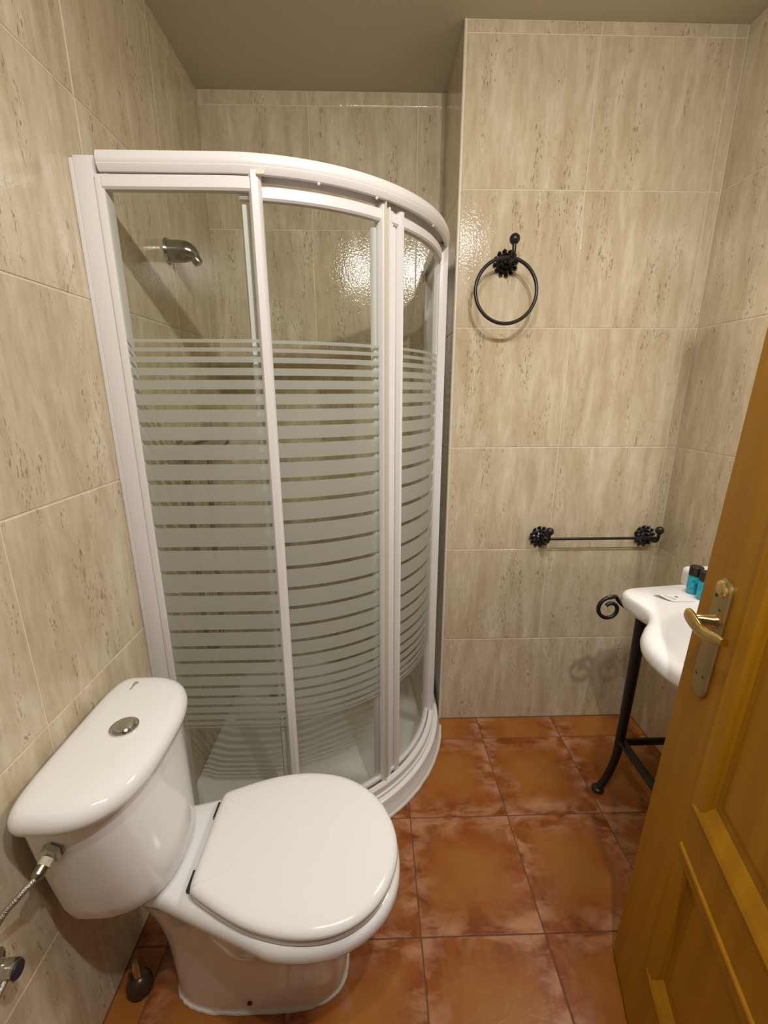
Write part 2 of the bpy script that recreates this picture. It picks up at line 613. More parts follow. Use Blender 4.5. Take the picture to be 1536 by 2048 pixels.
# rounded bead on the outer corner of the far wall
bm = bmesh.new()
ring = [(XP + TT, D + 0.0075), (XP - 0.0002, D + 0.0075), (XP - 0.0008, D + 0.004), (XP + 0.0008, D + 0.0008), (XP + 0.004, D - 0.0008),
        (XP + 0.0075, D - 0.0002), (XP + 0.0075, D + TT), (XP + TT, D + TT)]
add_rings(bm, [[(x, y, z) for x, y in ring] for z in (0, ZC)])
tag(finish('trim_1', bm, BEAD, smooth=True), kind='structure')

# ------------------------------------------------------------------ shower enclosure
CX, CY, R0 = -0.305, 1.605, 0.55
YEND = YB - 0.004


def stations(a, b, step=3.0):
    """a,b: ('x',v) on the front straight, ('t',deg) on the arc, ('y',v) on the side straight"""
    def key(s):
        return {'x': -1000 + s[1], 't': s[1], 'y': 1000 + s[1]}[s[0]]
    out = [a]
    cand = [('x', CX)] + [('t', i * step) for i in range(1, int(90 / step))] + [('y', CY)]
    for s in cand:
        if key(a) < key(s) - 1e-6 and key(s) < key(b) - 1e-6:
            out.append(s)
    out.append(b)
    return out


DR = -0.012


def pos(s, r, z, dr=None):
    r += DR if dr is None else dr
    if s[0] == 'x':
        return (s[1], CY - r, z)
    if s[0] == 't':
        t = math.radians(s[1])
        return (CX + r * math.sin(t), CY - r * math.cos(t), z)
    return (CX + r, s[1], z)


def sweep(bm, a, b, prof, step=3.0):
    """closed profile of (radius, z)"""
    add_rings(bm, [[pos(s, r, z) for r, z in prof] for s in stations(a, b, step)])


def rect(r0, r1, z0, z1, c=0.002):
    return [(r0 + c, z0), (r1 - c, z0), (r1, z0 + c), (r1, z1 - c), (r1 - c, z1), (r0 + c, z1), (r0, z1 - c), (r0, z0 + c)]


BANDS = [(1.473, 1.4803), (1.4538, 1.4623), (1.4306, 1.4428), (1.4025, 1.4189), (1.3715, 1.3923), (1.3366, 1.3609),
         (1.2974, 1.3259), (1.2553, 1.2864), (1.2084, 1.2444), (1.1588, 1.1976), (1.1051, 1.1482), (1.0478, 1.0947),
         (0.9873, 1.0376), (0.9225, 0.9773), (0.8617, 0.9128), (0.8055, 0.8522), (0.7526, 0.7962), (0.7038, 0.7436),
         (0.6582, 0.695), (0.6162, 0.6496), (0.579, 0.6078), (0.5464, 0.5708), (0.5168, 0.5384), (0.4904, 0.5089),
         (0.4679, 0.4827), (0.4487, 0.4603), (0.4385, 0.4436)]


def glass_panel(bm, a, b, r, z0, z1, th=0.005):
    zs = sorted({z0, z1} | {z for lo, hi in BANDS for z in (lo, hi)})
    st = stations(a, b, 2.0)
    outer = [[bm.verts.new(pos(s, r + th / 2, z)) for z in zs] for s in st]
    inner = [[bm.verts.new(pos(s, r - th / 2, z)) for z in (z0, z1)] for s in st]
    frost = {lo for lo, hi in BANDS}
    for i in range(len(st) - 1):
        for j in range(len(zs) - 1):
            f = bm.faces.new((outer[i][j], outer[i + 1][j], outer[i + 1][j + 1], outer[i][j + 1]))
            f.material_index = 1 if zs[j] in frost else 0
            f.smooth = True
        f = bm.faces.new((inner[i][0], inner[i][1], inner[i + 1][1], inner[i + 1][0]))
        f.smooth = True


ENC = empty('shower_enclosure', (-0.2, 1.4, 0.066), 'white framed curved corner shower enclosure with glass printed with frosted stripes', 'shower')
ZT0, ZT1 = 1.798, 1.835
# top rail: rounded outer face with two fine grooves
prof = [(0.522, ZT0), (0.527, ZT0), (0.527, ZT0 + 0.012), (0.553, ZT0 + 0.012), (0.553, ZT0), (0.562, ZT0), (0.566, ZT0 + 0.006), (0.5680, ZT0 + 0.012), (0.5674, ZT0 + 0.0135),
        (0.5686, ZT0 + 0.016), (0.569, ZT0 + 0.023), (0.5683, ZT0 + 0.0255), (0.5680, ZT0 + 0.029), (0.564, ZT0 + 0.036), (0.557, ZT1 - 0.002), (0.548, ZT1), (0.522, ZT1)]
bm = bmesh.new()
sweep(bm, ('x', XL + 0.064), ('y', YEND - 0.03), prof, 2.0)
finish('top_rail', bm, WHITE_ALU, ENC, smooth=30)
# bottom rail on the tray
bm = bmesh.new()
prof = [(0.523, 0.067), (0.571, 0.067), (0.571, 0.078), (0.566, 0.080), (0.566, 0.101), (0.563, 0.104), (0.549, 0.104), (0.546, 0.101),
        (0.546, 0.078), (0.527, 0.078), (0.527, 0.086), (0.523, 0.086)]
sweep(bm, ('x', XL + 0.064), ('y', YEND - 0.03), prof, 2.0)
finish('bottom_rail', bm, WHITE_ALU, ENC, smooth=30)
# wall profiles
bm = bmesh.new()
add_box(bm, (XL + 0.0005, 1.066, 0.067), (XL + 0.012, 1.100, 1.826), 0.0015)
add_box(bm, (XL + 0.011, 1.064, 0.067), (XL + 0.054, 1.100, 1.830), 0.002)
finish('wall_profile', bm, WHITE_ALU, ENC, smooth=30)
bm = bmesh.new()
add_box(bm, (XL + 0.052, 1.058, 0.067), (XL + 0.069, 1.092, 1.795), 0.002)
finish('glazing_channel', bm, WHITE_ALU, ENC, smooth=30)
bm = bmesh.new()
add_box(bm, (CX + 0.530 + DR, YEND - 0.032, 0.067), (CX + 0.572 + DR, YEND, 1.839), 0.003)
finish('wall_profile', bm, WHITE_ALU, ENC, smooth=30)


def post(bm, t0, t1, r0, r1, z0, z1, c=0.003):
    """upright bar between two angles of the arc"""
    n = 5
    prof = []
    for i in range(n):
        t = t0 + (t1 - t0) * i / (n - 1)
        prof.append((t, r1 - (0.35 * (r1 - r0) if i in (0, n - 1) else 0)))
    prof += [(t1, r0), (t0, r0)]
    add_rings(bm, [[pos(('t', t), r, z) for t, r in prof] for z in (z0, z1)])


FP = bpy.data.objects.new('fixed_panel', None)
COL.objects.link(FP)
FP.location = (-0.4, CY - R0, 0.1)
put(FP, ENC)
bm = bmesh.new()
sweep(bm, ('x', XL + 0.067), ('t', 6.0), rect(0.538, 0.562, 1.768, 1.795, 0.004))
finish('top_profile', bm, WHITE_ALU, FP, smooth=30)
bm = bmesh.new()
sweep(bm, ('x', XL + 0.067), ('t', 6.0), rect(0.549, 0.563, 0.105, 0.120))
finish('bottom_profile', bm, WHITE_ALU, FP, smooth=30)
bm = bmesh.new()
post(bm, 5.6, 8.4, 0.541, 0.566, 0.104, 1.807)
finish('post', bm, WHITE_ALU, FP, smooth=50)
bm = bmesh.new()
add_box(bm, (-0.232, 1.050, 1.794), (-0.215, 1.058, 1.801), 0.0015)
finish('clip', bm, CLIP_MAT, FP)
bm = bmesh.new()
glass_panel(bm, ('x', XL + 0.067), ('t', 6.2), 0.555, 0.118, 1.772)
finish('glass_pane', bm, [GLASS, FROST], FP)

RD = 0.536


def sliding_door(t0, t1, meet_left, meet_right):
    d = bpy.data.objects.new('sliding_door', None)
    COL.objects.link(d)
    d.location = pos(('t', (t0 + t1) / 2), RD, 0.1)
    put(d, ENC)
    a, b = ('t', t0), ('t', t1)
    bm = bmesh.new()
    sweep(bm, a, b, rect(RD - 0.011, RD + 0.011, 1.758, 1.784, 0.004), 2.0)
    finish('top_profile', bm, WHITE_ALU, d, smooth=30)
    bm = bmesh.new()
    sweep(bm, a, b, rect(RD - 0.008, RD + 0.008, 0.106, 0.120), 2.0)
    finish('bottom_profile', bm, WHITE_ALU, d, smooth=30)
    bm = bmesh.new()
    glass_panel(bm, a, b, RD, 0.116, 1.762)
    finish('glass_pane', bm, [GLASS, FROST], d)
    for t, big in ((t0, meet_left), (t1, meet_right)):
        bm = bmesh.new()
        if not big:
            post(bm, t, t + 1.7, RD - 0.012, RD + 0.004, 0.108, 1.75)
        elif t == t1:        # grooved closing stile with a thin seal fin
            post(bm, t - 0.2, t + 0.9, RD - 0.012, RD + 0.014, 0.098, 1.795)
            post(bm, t + 0.9, t + 2.2, RD - 0.012, RD + 0.008, 0.098, 1.79)
            post(bm, t + 2.2, t + 3.0, RD - 0.012, RD + 0.015, 0.098, 1.79)
            post(bm, t - 1.6, t - 0.1, RD - 0.016, RD - 0.004, 0.12, 1.745)
        else:
            post(bm, t - 0.5, t + 1.0, RD - 0.012, RD + 0.009, 0.098, 1.786)
            post(bm, t + 1.0, t + 2.6, RD - 0.012, RD + 0.004, 0.098, 1.786)
            post(bm, t + 2.6, t + 4.6, RD - 0.012, RD + 0.016, 0.098, 1.790)
        finish('stile', bm, WHITE_ALU, d, smooth=50)
        if big and t == t1:
            bm = bmesh.new()
            post(bm, t + 0.55, t + 0.8, RD + 0.012, RD + 0.022, 0.085, 1.803)
            finish('seal', bm, CLIP_MAT, d)
    return d


sliding_door(3.2, 38.4, False, True)
sliding_door(42.0, 80.0, True, False)
FP2 = bpy.data.objects.new('fixed_panel', None)
COL.objects.link(FP2)
FP2.location = (CX + R0, 1.75, 0.1)
put(FP2, ENC)
for nm, pr in (('top_profile', rect(0.538, 0.562, 1.768, 1.795, 0.004)), ('bottom_profile', rect(0.549, 0.563, 0.105, 0.120))):
    bm = bmesh.new()
    sweep(bm, ('t', 83.0), ('y', YEND - 0.03), pr)
    finish(nm, bm, WHITE_ALU, FP2, smooth=30)
bm = bmesh.new()
post(bm, 80.5, 83.4, 0.541, 0.566, 0.104, 1.807)
finish('post', bm, WHITE_ALU, FP2, smooth=50)
bm = bmesh.new()
glass_panel(bm, ('t', 83.0), ('y', YEND - 0.03), 0.555, 0.118, 1.772)
finish('glass_pane', bm, [GLASS, FROST], FP2)
# little screws under the rail
for t in (21, 36, 60):
    bm = bmesh.new()
    add_lathe(bm, pos(('t', t), 0.558, ZT0 + 0.001), (0, 0, -1), [(0, 0.004), (0.003, 0.004), (0.006, 0.0022), (0.006, 0)], 10)
    finish('screw', bm, WHITE_ALU, ENC, smooth=30)

# ------------------------------------------------------------------ shower tray
TRAY = empty('shower_tray', (-0.2, 1.45, 0), 'white quadrant shower tray under the curved glass enclosure', 'shower tray')


def tray_ring(r, xl, yb, z):
    st = [('x', xl)] + [('x', xl + (CX - xl) * k / 4) for k in (1, 2, 3)] + stations(('x', CX), ('y', CY), 3.0)
    pts = [pos(s, r, z, -0.004) for s in st]
    xr = min(CX + r - 0.004, XP - 0.004)
    pts = [(min(x, xr), y, zz) for x, y, zz in pts]
    for k in (0.5, 1.0):
        pts.append((xr, CY + (yb - CY) * k, z))
    for k in (0.33, 0.66, 1.0):
        pts.append((xr + (xl - xr) * k, yb, z))
    for k in (0.33, 0.66):
        pts.append((xl, yb + (CY - r - yb) * k, z))
    return pts


bm = bmesh.new()
xl, yb = XL + 0.001, YB - 0.001
rr = [tray_ring(0.588, xl, yb, 0.0005), tray_ring(0.586, xl, yb, 0.022), tray_ring(0.580, xl, yb, 0.030), tray_ring(0.580, xl, yb, 0.054),
      tray_ring(0.577, xl, yb, 0.064), tray_ring(0.572, xl, yb, 0.067), tray_ring(0.525, xl + 0.012, yb - 0.012, 0.067), tray_ring(0.515, xl + 0.02, yb - 0.02, 0.060),
      tray_ring(0.50, xl + 0.04, yb - 0.04, 0.036), tray_ring(0.47, xl + 0.07, yb - 0.07, 0.030), tray_ring(0.25, xl + 0.18, yb - 0.15, 0.026)]
add_rings(bm, rr)
finish('basin', bm, TRAY_MAT, TRAY, smooth=40)
bm = bmesh.new()
rng = random.Random(3)
add_tube(bm, [Vector(pos(s, 0.589 + rng.uniform(-.001, .001), 0.003, -0.004)) for s in stations(('x', XL + 0.01), ('t', 84), 1.5)], 0.0065, 8)
finish('caulk_bead', bm, CAULK, TRAY, smooth=True)
bm = bmesh.new()
add_lathe(bm, (-0.44, 1.75, 0.0285), (0, 0, 1), [(0, 0.045), (0.003, 0.045), (0.005, 0.038), (0.004, 0.012), (0.004, 0)], 28)
finish('drain', bm, CHROME, TRAY, smooth=30)

# ------------------------------------------------------------------ shower fittings on the left wall
SH = empty('wall_shower', (XL, 1.506, 1.777), 'short stubby chrome shower outlet on the left wall above the frosted stripes', 'shower')
bm = bmesh.new()
add_lathe(bm, (XL + 0.0003, 1.506, 1.777), (1, 0, 0), [(0, 0.036), (0.003, 0.0365), (0.009, 0.034), (0.010, 0.030), (0.010, 0)], 32)
finish('wall_flange', bm, CHROME, SH, smooth=30)
bm = bmesh.new()
add_tube(bm, bez([(XL + 0.009, 1.506, 1.777), (XL + 0.035, 1.506, 1.777), (XL + 0.058, 1.506, 1.775), (XL + 0.074, 1.507, 1.767), (XL + 0.083, 1.508, 1.756)], 4),
         [0.0305, 0.0305, 0.0305, 0.0305, 0.030, 0.030, 0.0297, 0.0293, 0.0287, 0.0275, 0.0262, 0.0245, 0.0225, 0.020, 0.0175, 0.0155, 0.013], 24)
finish('elbow', bm, DULL_CHROME, SH, smooth=True)
bm = bmesh.new()
add_lathe(bm, (XL + 0.080, 1.508, 1.759), (0.55, 0.1, -0.83), [(0, 0.0145), (0.010, 0.0155), (0.018, 0.0135), (0.019, 0.010), (0.017, 0)], 20)
finish('nozzle', bm, DULL_CHROME, SH, smooth=30)

MX = empty('shower_mixer', (XL, 1.50, 1.19), 'chrome bar shower mixer with a looped hose behind the striped glass', 'shower mixer')
bm = bmesh.new()
add_tube(bm, [(XL + 0.055, y, 1.196) for y in (1.36, 1.45, 1.55, 1.66)], 0.021, 20)
finish('body', bm, CHROME, MX, smooth=40)
for y in (1.42, 1.60):
    bm = bmesh.new()
    add_lathe(bm, (XL + 0.0003, y, 1.196), (1, 0, 0), [(0, 0.030), (0.006, 0.029), (0.012, 0.016), (0.04, 0.016), (0.04, 0)], 20)
    finish('wall_union', bm, CHROME, MX, smooth=30)
for y, dr in ((1.36, -1), (1.66, 1)):
    bm = bmesh.new()
    add_lathe(bm, (XL + 0.055, y, 1.196), (0, dr, 0), [(0, 0.023), (0.004, 0.026), (0.04, 0.025), (0.046, 0.020), (0.046, 0)], 20)
    finish('knob', bm, CHROME, MX, smooth=30)
bm = bmesh.new()
pts = [(XL + 0.05, 1.545, 1.178), (XL + 0.04, 1.545, 1.08), (XL + 0.03, 1.545, 0.85), (XL + 0.03, 1.543, 0.62), (XL + 0.03, 1.530, 0.50), (XL + 0.03, 1.49, 0.452),
       (XL + 0.03, 1.44, 0.452), (XL + 0.03, 1.395, 0.50), (XL + 0.03, 1.383, 0.62), (XL + 0.03, 1.382, 0.85), (XL + 0.03, 1.38, 1.10), (XL + 0.036, 1.38, 1.17)]
add_tube(bm, bez(pts, 8), 0.0085, 10)
finish('hose', bm, HOSE, MX, smooth=True)

# ------------------------------------------------------------------ toilet
TO = empty('toilet', (-0.27, 0.75, 0), 'white close-coupled toilet with lid down against the tiled left wall', 'toilet')


def spow(v, e):
    return math.copysign(abs(v) ** e, v)


def d_ring(cx, af, ab, cy, hw, z, ef=2.6, eb=5.0, n=72):
    pts = []
    for i in range(n):
        t = 2 * math.pi * i / n
        c, s = math.cos(t), math.sin(t)
        e = ef if c > 0 else eb
        pts.append((cx + (af if c > 0 else ab) * spow(c, 2 / e), cy + hw * spow(s, 2 / e), z))
    return pts


# tank body
bm = bmesh.new()
CXT = -0.535
rings = []
for z, hw, af, ab in ((0.391, 0.085, 0.080, 0.030), (0.393, 0.108, 0.106, 0.040), (0.401, 0.122, 0.122, 0.046), (0.416, 0.131, 0.130, 0.050), (0.45, 0.140, 0.130, 0.056),
                      (0.52, 0.150, 0.126, 0.060), (0.60, 0.162, 0.120, 0.062), (0.684, 0.172, 0.114, 0.063)):
    rings.append(d_ring(CXT, af, ab, 0.735, hw, z, 2.5, 5))
add_rings(bm, rings)
finish('tank', bm, CERAMIC, TO, smooth=60)
bm = bmesh.new()
rings = []
for z, k in ((0.681, -0.004), (0.680, 0.006), (0.684, 0.012), (0.694, 0.0145), (0.704, 0.013), (0.713, 0.007), (0.719, -0.003), (0.7215, -0.018), (0.7225, -0.06)):
    rings.append(d_ring(CXT, 0.116 + k, 0.060 + k * 0.6, 0.735, 0.173 + k, z, 2.7, 5))
add_rings(bm, rings)
lid = finish('tank_lid', bm, CERAMIC, TO, smooth=60)
bm = bmesh.new()
add_lathe(bm, (-0.497, 0.742, 0.7222), (0, 0, 1), [(0, 0.0265), (0.003, 0.0265), (0.0045, 0.024), (0.003, 0.0205), (0.003, 0)], 32)
btn = finish('flush_button', bm, CHROME, TO, smooth=30)
bm = bmesh.new()
add_lathe(bm, (-0.497, 0.742, 0.7245), (0, 0, 1), [(0, 0.019), (0.003, 0.019), (0.0048, 0.017), (0.0055, 0.010), (0.0057, 0)], 32)
finish('push_cap', bm, CHROME, btn, smooth=30)
# small worn maker's mark on the lid
bm = bmesh.new()
for a, b, c, d_ in ((0, 0, 0.010, 0.002), (0.012, -0.001, 0.017, 0.003), (0.018, -0.002, 0.028, 0.001), (0.020, 0.003, 0.027, 0.006)):
    add_box(bm, (-0.548 + b, 0.858 + a, 0.7224), (-0.548 + d_ + 0.0015, 0.858 + c, 0.7229))
finish('maker_mark', bm, MARK_INK, TO)


def lerp(a, b, t):
    return a + (b - a) * t


def tab(x, T):
    if x <= T[0][0]:
        return T[0][1]
    for (x0, y0), (x1, y1) in zip(T, T[1:]):
        if x <= x1:
            t = (x - x0) / (x1 - x0)
            t = t * t * (3 - 2 * t)
            return lerp(y0, y1, t)
    return T[-1][1]


def axis_y(x):
    return lerp(0.758, 0.727, (x + 0.40) / 0.44)


def bowl_ring(z, t, grow=0.0, n=80):
    """t=0 rim outline, t=1 foot outline"""
    pts = []
    for i in range(n):
        a = 2 * math.pi * i / n
        c, s = math.cos(a), math.sin(a)
        # rim: egg shape with a narrower rear deck
        if c > -0.15:
            ex = -0.165 + (0.212 + grow) * spow(c, 0.94)
            ey = (0.178 + grow) * spow(s, 0.90)
        else:
            u = (-c - 0.15) / 0.85
            ex = -0.197 - (0.345 + grow) * u ** 0.85
            ey = spow(s, 0.30) * (lerp(0.178, 0.112, min(1, u * 1.55) ** 0.8 * (3 - 2 * min(1, u * 1.55)) / (3 - 2 * min(1, u * 1.55))) + grow)
            k = min(1.0, (abs(s) / 0.985)) if u < 0.03 else 1
            ey *= k
        # foot: rounded oblong
        fx = -0.272 + 0.200 * spow(c, 0.62)
        fy = 0.098 * spow(s, 0.62)
        x = lerp(ex, fx, t)
        yc = lerp(axis_y(ex), 0.768, t)
        pts.append((x, yc + lerp(ey, fy, t), z))
    return pts


bm = bmesh.new()
rings = [bowl_ring(0.0008, 1.0), bowl_ring(0.012, 1.0, 0.0), bowl_ring(0.02, 0.985), bowl_ring(0.10, 0.96), bowl_ring(0.18, 0.88), bowl_ring(0.24, 0.70), bowl_ring(0.29, 0.46), bowl_ring(0.33, 0.20),
         bowl_ring(0.346, 0.06), bowl_ring(0.352, 0.0, 0.003), bowl_ring(0.362, 0.0, 0.007), bowl_ring(0.376, 0.0, 0.006), bowl_ring(0.385, 0.0, 0.001), bowl_ring(0.388, 0.0, -0.008), bowl_ring(0.389, 0.0, -0.03)]
add_rings(bm, rings)
finish('bowl', bm, CERAMIC, TO, smooth=60)


LID_HALF = [(-0.3680, 0.0), (-0.3682, 0.045), (-0.3678, 0.085), (-0.3655, 0.104), (-0.358, 0.112), (-0.330, 0.126), (-0.285, 0.146), (-0.235, 0.163),
            (-0.180, 0.173), (-0.130, 0.174), (-0.085, 0.167), (-0.045, 0.151), (-0.010, 0.126), (0.016, 0.095), (0.034, 0.059), (0.043, 0.028), (0.0455, 0.0)]
_half = [Vector((x, y)) for x, y, z in bez([(x, y, 0) for x, y in LID_HALF], 4)]
LID_OUT = _half + [Vector((p.x, -p.y)) for p in _half[-2:0:-1]]


def lid_ring(z, grow):
    n = len(LID_OUT)
    pts = []
    for i in range(n):
        t = LID_OUT[(i + 1) % n] - LID_OUT[i - 1]
        nr = Vector((-t.y, t.x)).normalized()
        p = LID_OUT[i] + nr * grow
        pts.append((p.x, axis_y(p.x) + p.y, z))
    return pts


bm = bmesh.new()
add_rings(bm, [lid_ring(0.390, -0.004), lid_ring(0.392, 0.0), lid_ring(0.402, 0.001), lid_ring(0.405, -0.004)])
finish('seat_ring', bm, SEAT_MAT, TO, smooth=50)
bm = bmesh.new()
rings = [lid_ring(0.4045, -0.006), lid_ring(0.4060, 0.001), lid_ring(0.411, 0.0035), lid_ring(0.417, 0.002), lid_ring(0.4225, -0.004), lid_ring(0.4255, -0.014), lid_ring(0.4272, -0.035)]
k = 0
for f in (0.75, 0.5, 0.25, 0.04):
    rings.append([(lerp(-0.165, x, f), lerp(axis_y(-0.165), y, f), 0.4272 + 0.0032 * (1 - f * f)) for x, y, z in rings[6]])
add_rings(bm, rings)
finish('seat_lid', bm, SEAT_MAT, TO, smooth=60)
for y in (0.680, 0.838):  # dark strips standing in for the shaded gaps behind the lid
    bm = bmesh.new()
    add_box(bm, (-0.3822, y - 0.020, 0.388), (-0.3700, y + 0.020, 0.398), 0.001)
    finish('hinge_gap', bm, DARK, TO)
bm = bmesh.new()
add_lathe(bm, (-0.285, 0.6745, 0.040), (0, -1, 0.06), [(0, 0.009), (0.003, 0.009), (0.004, 0.006), (0.010, 0.005), (0.011, 0)], 14)
finish('floor_bolt', bm, PIPE_BROWN, TO, smooth=30)
bm = bmesh.new()
rng = random.Random(5)
add_tube(bm, [Vector((x, y, 0.002)) + Vector((rng.uniform(-.0012, .0012), rng.uniform(-.0012, .0012), 0)) for x, y, z in bowl_ring(0, 1.0)], 0.005, 8, closed=True)
finish('caulk_bead', bm, CAULK, TO, smooth=True)

# water supply
SU = empty('supply_hose', (-0.54, 0.55, 0.62), 'thin braided steel hose with chrome nut feeding the side of the toilet tank', 'hose')
bm = bmesh.new()
nut = Vector((-0.533, 0.5690, 0.634))
add_lathe(bm, nut, (0, -1, 0), [(0, 0.019), (0.003, 0.0195), (0.003, 0.0165), (0.014, 0.0165), (0.016, 0.012), (0.016, 0)], 6)
finish('nut', bm, CHROME, SU)
dirv = Vector((-0.12, -0.92, -0.30)).normalized()
bm = bmesh.new()
p0 = nut + Vector((0, -0.0145, -0.001))
add_lathe(bm, p0, dirv, [(0, 0.010), (0.011, 0.010), (0.011, 0)], 12)
finish('collar', bm, NYLON, SU, smooth=30)
bm = bmesh.new()
p1 = p0 + dirv * 0.010
add_lathe(bm, p1, dirv, [(0, 0.0095), (0.013, 0.0095), (0.018, 0.006), (0.018, 0)], 12)
finish('crimp', bm, DULL_CHROME, SU, smooth=30)
bm = bmesh.new()
p2 = p1 + dirv * 0.016
add_tube(bm, bez([p2, (-0.548, 0.508, 0.618), (-0.562, 0.485, 0.604), (-0.572, 0.445, 0.570), (-0.574, 0.415, 0.525), (-0.572, 0.420, 0.492), (-0.576, 0.450, 0.478), (-0.578, 0.481, 0.481)], 8), 0.0050, 10)
finish('braid', bm, HOSE, SU, smooth=True)

VA = empty('stop_valve', (XL, 0.494, 0.482), 'chrome stop valve sticking out of the left wall below the supply hose', 'valve')
bm = bmesh.new()
add_lathe(bm, (XL + 0.0003, 0.494, 0.482), (1, 0, 0), [(0, 0.028), (0.004, 0.028), (0.009, 0.016), (0.022, 0.015), (0.022, 0)], 22)
finish('wall_flange', bm, CHROME, VA, smooth=30)
bm = bmesh.new()
add_lathe(bm, (XL + 0.022, 0.494, 0.482), (1, 0.02, 0.02), [(0, 0.0145), (0.003, 0.0155), (0.020, 0.0155), (0.023, 0.0145), (0.023, 0)], 22)
finish('body', bm, CHROME, VA, smooth=30)
bm = bmesh.new()
add_lathe(bm, (XL + 0.0445, 0.4945, 0.4825), (1, 0.02, 0.02), [(0, 0.013), (0.003, 0.012), (0.003, 0)], 22)
finish('knob', bm, DARK, VA, smooth=30)

PS = empty('pipe_stub', (-0.560, 0.722, 0), 'short pipe stub with a dark brown domed cover on the floor behind the toilet', 'pipe')
bm = bmesh.new()
add_lathe(bm, (-0.560, 0.722, 0.0005), (0, 0, 1), [(0, 0.028), (0.010, 0.029), (0.024, 0.026), (0.036, 0.018), (0.042, 0.010), (0.043, 0)], 22)
finish('cover', bm, PIPE_BROWN, PS, smooth=40)
bm = bmesh.new()
add_tube(bm, [(-0.560, 0.722, 0.04), (-0.560, 0.722, 0.068), (-0.562, 0.724, 0.085)], [0.010, 0.009, 0.006], 12)
finish('pipe', bm, CHROME, PS, smooth=40)


# ------------------------------------------------------------------ wrought-iron bathroom hardware
def rosette(bm, c, r, seed=0):
    """spiky flower on a wall that faces -Y"""
    c = Vector(c)
    add_lathe(bm, c, (0, -1, 0), [(0, r * 0.72), (0.004, r * 0.74), (0.010, r * 0.50), (0.016, r * 0.30), (0.020, r * 0.12), (0.021, 0)], 18)
    for ring_i, (n, r0, r1, h, wdt) in enumerate(((12, 0.60, 1.0, 0.004, 0.20), (10, 0.28, 0.78, 0.011, 0.19), (7, 0.05, 0.46, 0.018, 0.17))):
        for k in range(n):
            a = 2 * math.pi * (k + 0.5 * ring_i) / n + 0.13
            d = Vector((math.cos(a), 0, math.sin(a)))
            s = Vector((-math.sin(a), 0, math.cos(a)))
            y = Vector((0, -1, 0))
            b0 = c + d * r * r0 + y * h
            tip = c + d * r * r1 + y * (h + 0.006)
            mid = c + d * r * (r0 + r1) * 0.53
            v = [bm.verts.new(p) for p in (b0, mid + s * r * wdt + y * (h + 0.001), tip, mid - s * r * wdt + y * (h + 0.001), mid + y * (h + 0.009), mid + y * (h - 0.003))]
            for i in range(4):
                bm.faces.new((v[i], v[(i + 1) % 4], v[4]))
                bm.faces.new((v[(i + 1) % 4], v[i], v[5]))


TR = empty('towel_ring', (0.44, D, 1.77), 'black wrought-iron towel ring hanging from a spiky flower rosette', 'towel ring')
bm = bmesh.new()
rosette(bm, (0.4405, D - 0.0003, 1.7695), 0.043)
finish('rosette', bm, IRON, TR)
bm = bmesh.new()
add_tube(bm, bez([(0.4405, D - 0.015, 1.766), (0.4405, 1.535, 1.764), (0.4405, 1.508, 1.766), (0.4405, 1.497, 1.778), (0.4405, 1.497, 1.806)], 6), 0.0062, 10)
finish('hook', bm, IRON, TR, smooth=True)
bm = bmesh.new()
add_ball(bm, (0.4405, 1.497, 1.815), 0.0160)
finish('knob', bm, IRON, TR, smooth=True)
bm = bmesh.new()
add_tube(bm, [Vector((0.4285 + 0.0975 * math.cos(2 * math.pi * i / 72), 1.512 + 0.010 * math.sin(2 * math.pi * i / 72), 1.6735 + 0.0975 * math.sin(2 * math.pi * i / 72))) for i in range(72)], 0.0056, 10, closed=True)
finish('ring', bm, IRON, TR, smooth=True)

TB = empty('towel_bar', (0.845, D, 0.83), 'black wrought-iron towel bar between two flower rosettes with ball ends', 'towel bar')
for x in (0.642, 1.048):
    bm = bmesh.new()
    rosette(bm, (x, D - 0.0003, 0.829), 0.044)
    finish('rosette', bm, IRON, TB)
    bm = bmesh.new()
    add_tube(bm, bez([(x, D - 0.015, 0.828), (x, 1.545, 0.826), (x, 1.516, 0.828), (x, 1.500, 0.843), (x, 1.498, 0.868)], 6), 0.0062, 10)
    finish('hook', bm, IRON, TB, smooth=True)
    bm = bmesh.new()
    add_ball(bm, (x, 1.498, 0.876), 0.0150)
    finish('knob', bm, IRON, TB, smooth=True)
bm = bmesh.new()
add_tube(bm, [(x, 1.524, 0.8385) for x in (0.630, 0.75, 0.95, 1.062)], 0.0052, 12)
finish('bar', bm, IRON, TB, smooth=True)

# ------------------------------------------------------------------ washbasin
ZB = 0.77
WB = empty('washbasin', (0.95, 0.86, 0.70), 'white ceramic washbasin with a bulging bowl on the iron stand', 'washbasin')
BC = Vector((0.90, 0.84))
outl = [(1.114, 1.297), (1.02, 1.288), (0.94, 1.279), (0.87, 1.270), (0.815, 1.262), (0.783, 1.245), (0.768, 1.215), (0.766, 1.18), (0.773, 1.14), (0.773, 1.10), (0.753, 1.062), (0.718, 1.025),
        (0.688, 0.985), (0.668, 0.940), (0.662, 0.890), (0.667, 0.840), (0.690, 0.785), (0.726, 0.735), (0.760, 0.695), (0.774, 0.650), (0.775, 0.59), (0.774, 0.52), (0.785, 0.482),
        (0.82, 0.465), (0.90, 0.458), (1.0, 0.455), (1.114, 0.452)]
po = [Vector((p.x, p.y)) for p in bez([(x, y, 0) for x, y in outl], 6)]


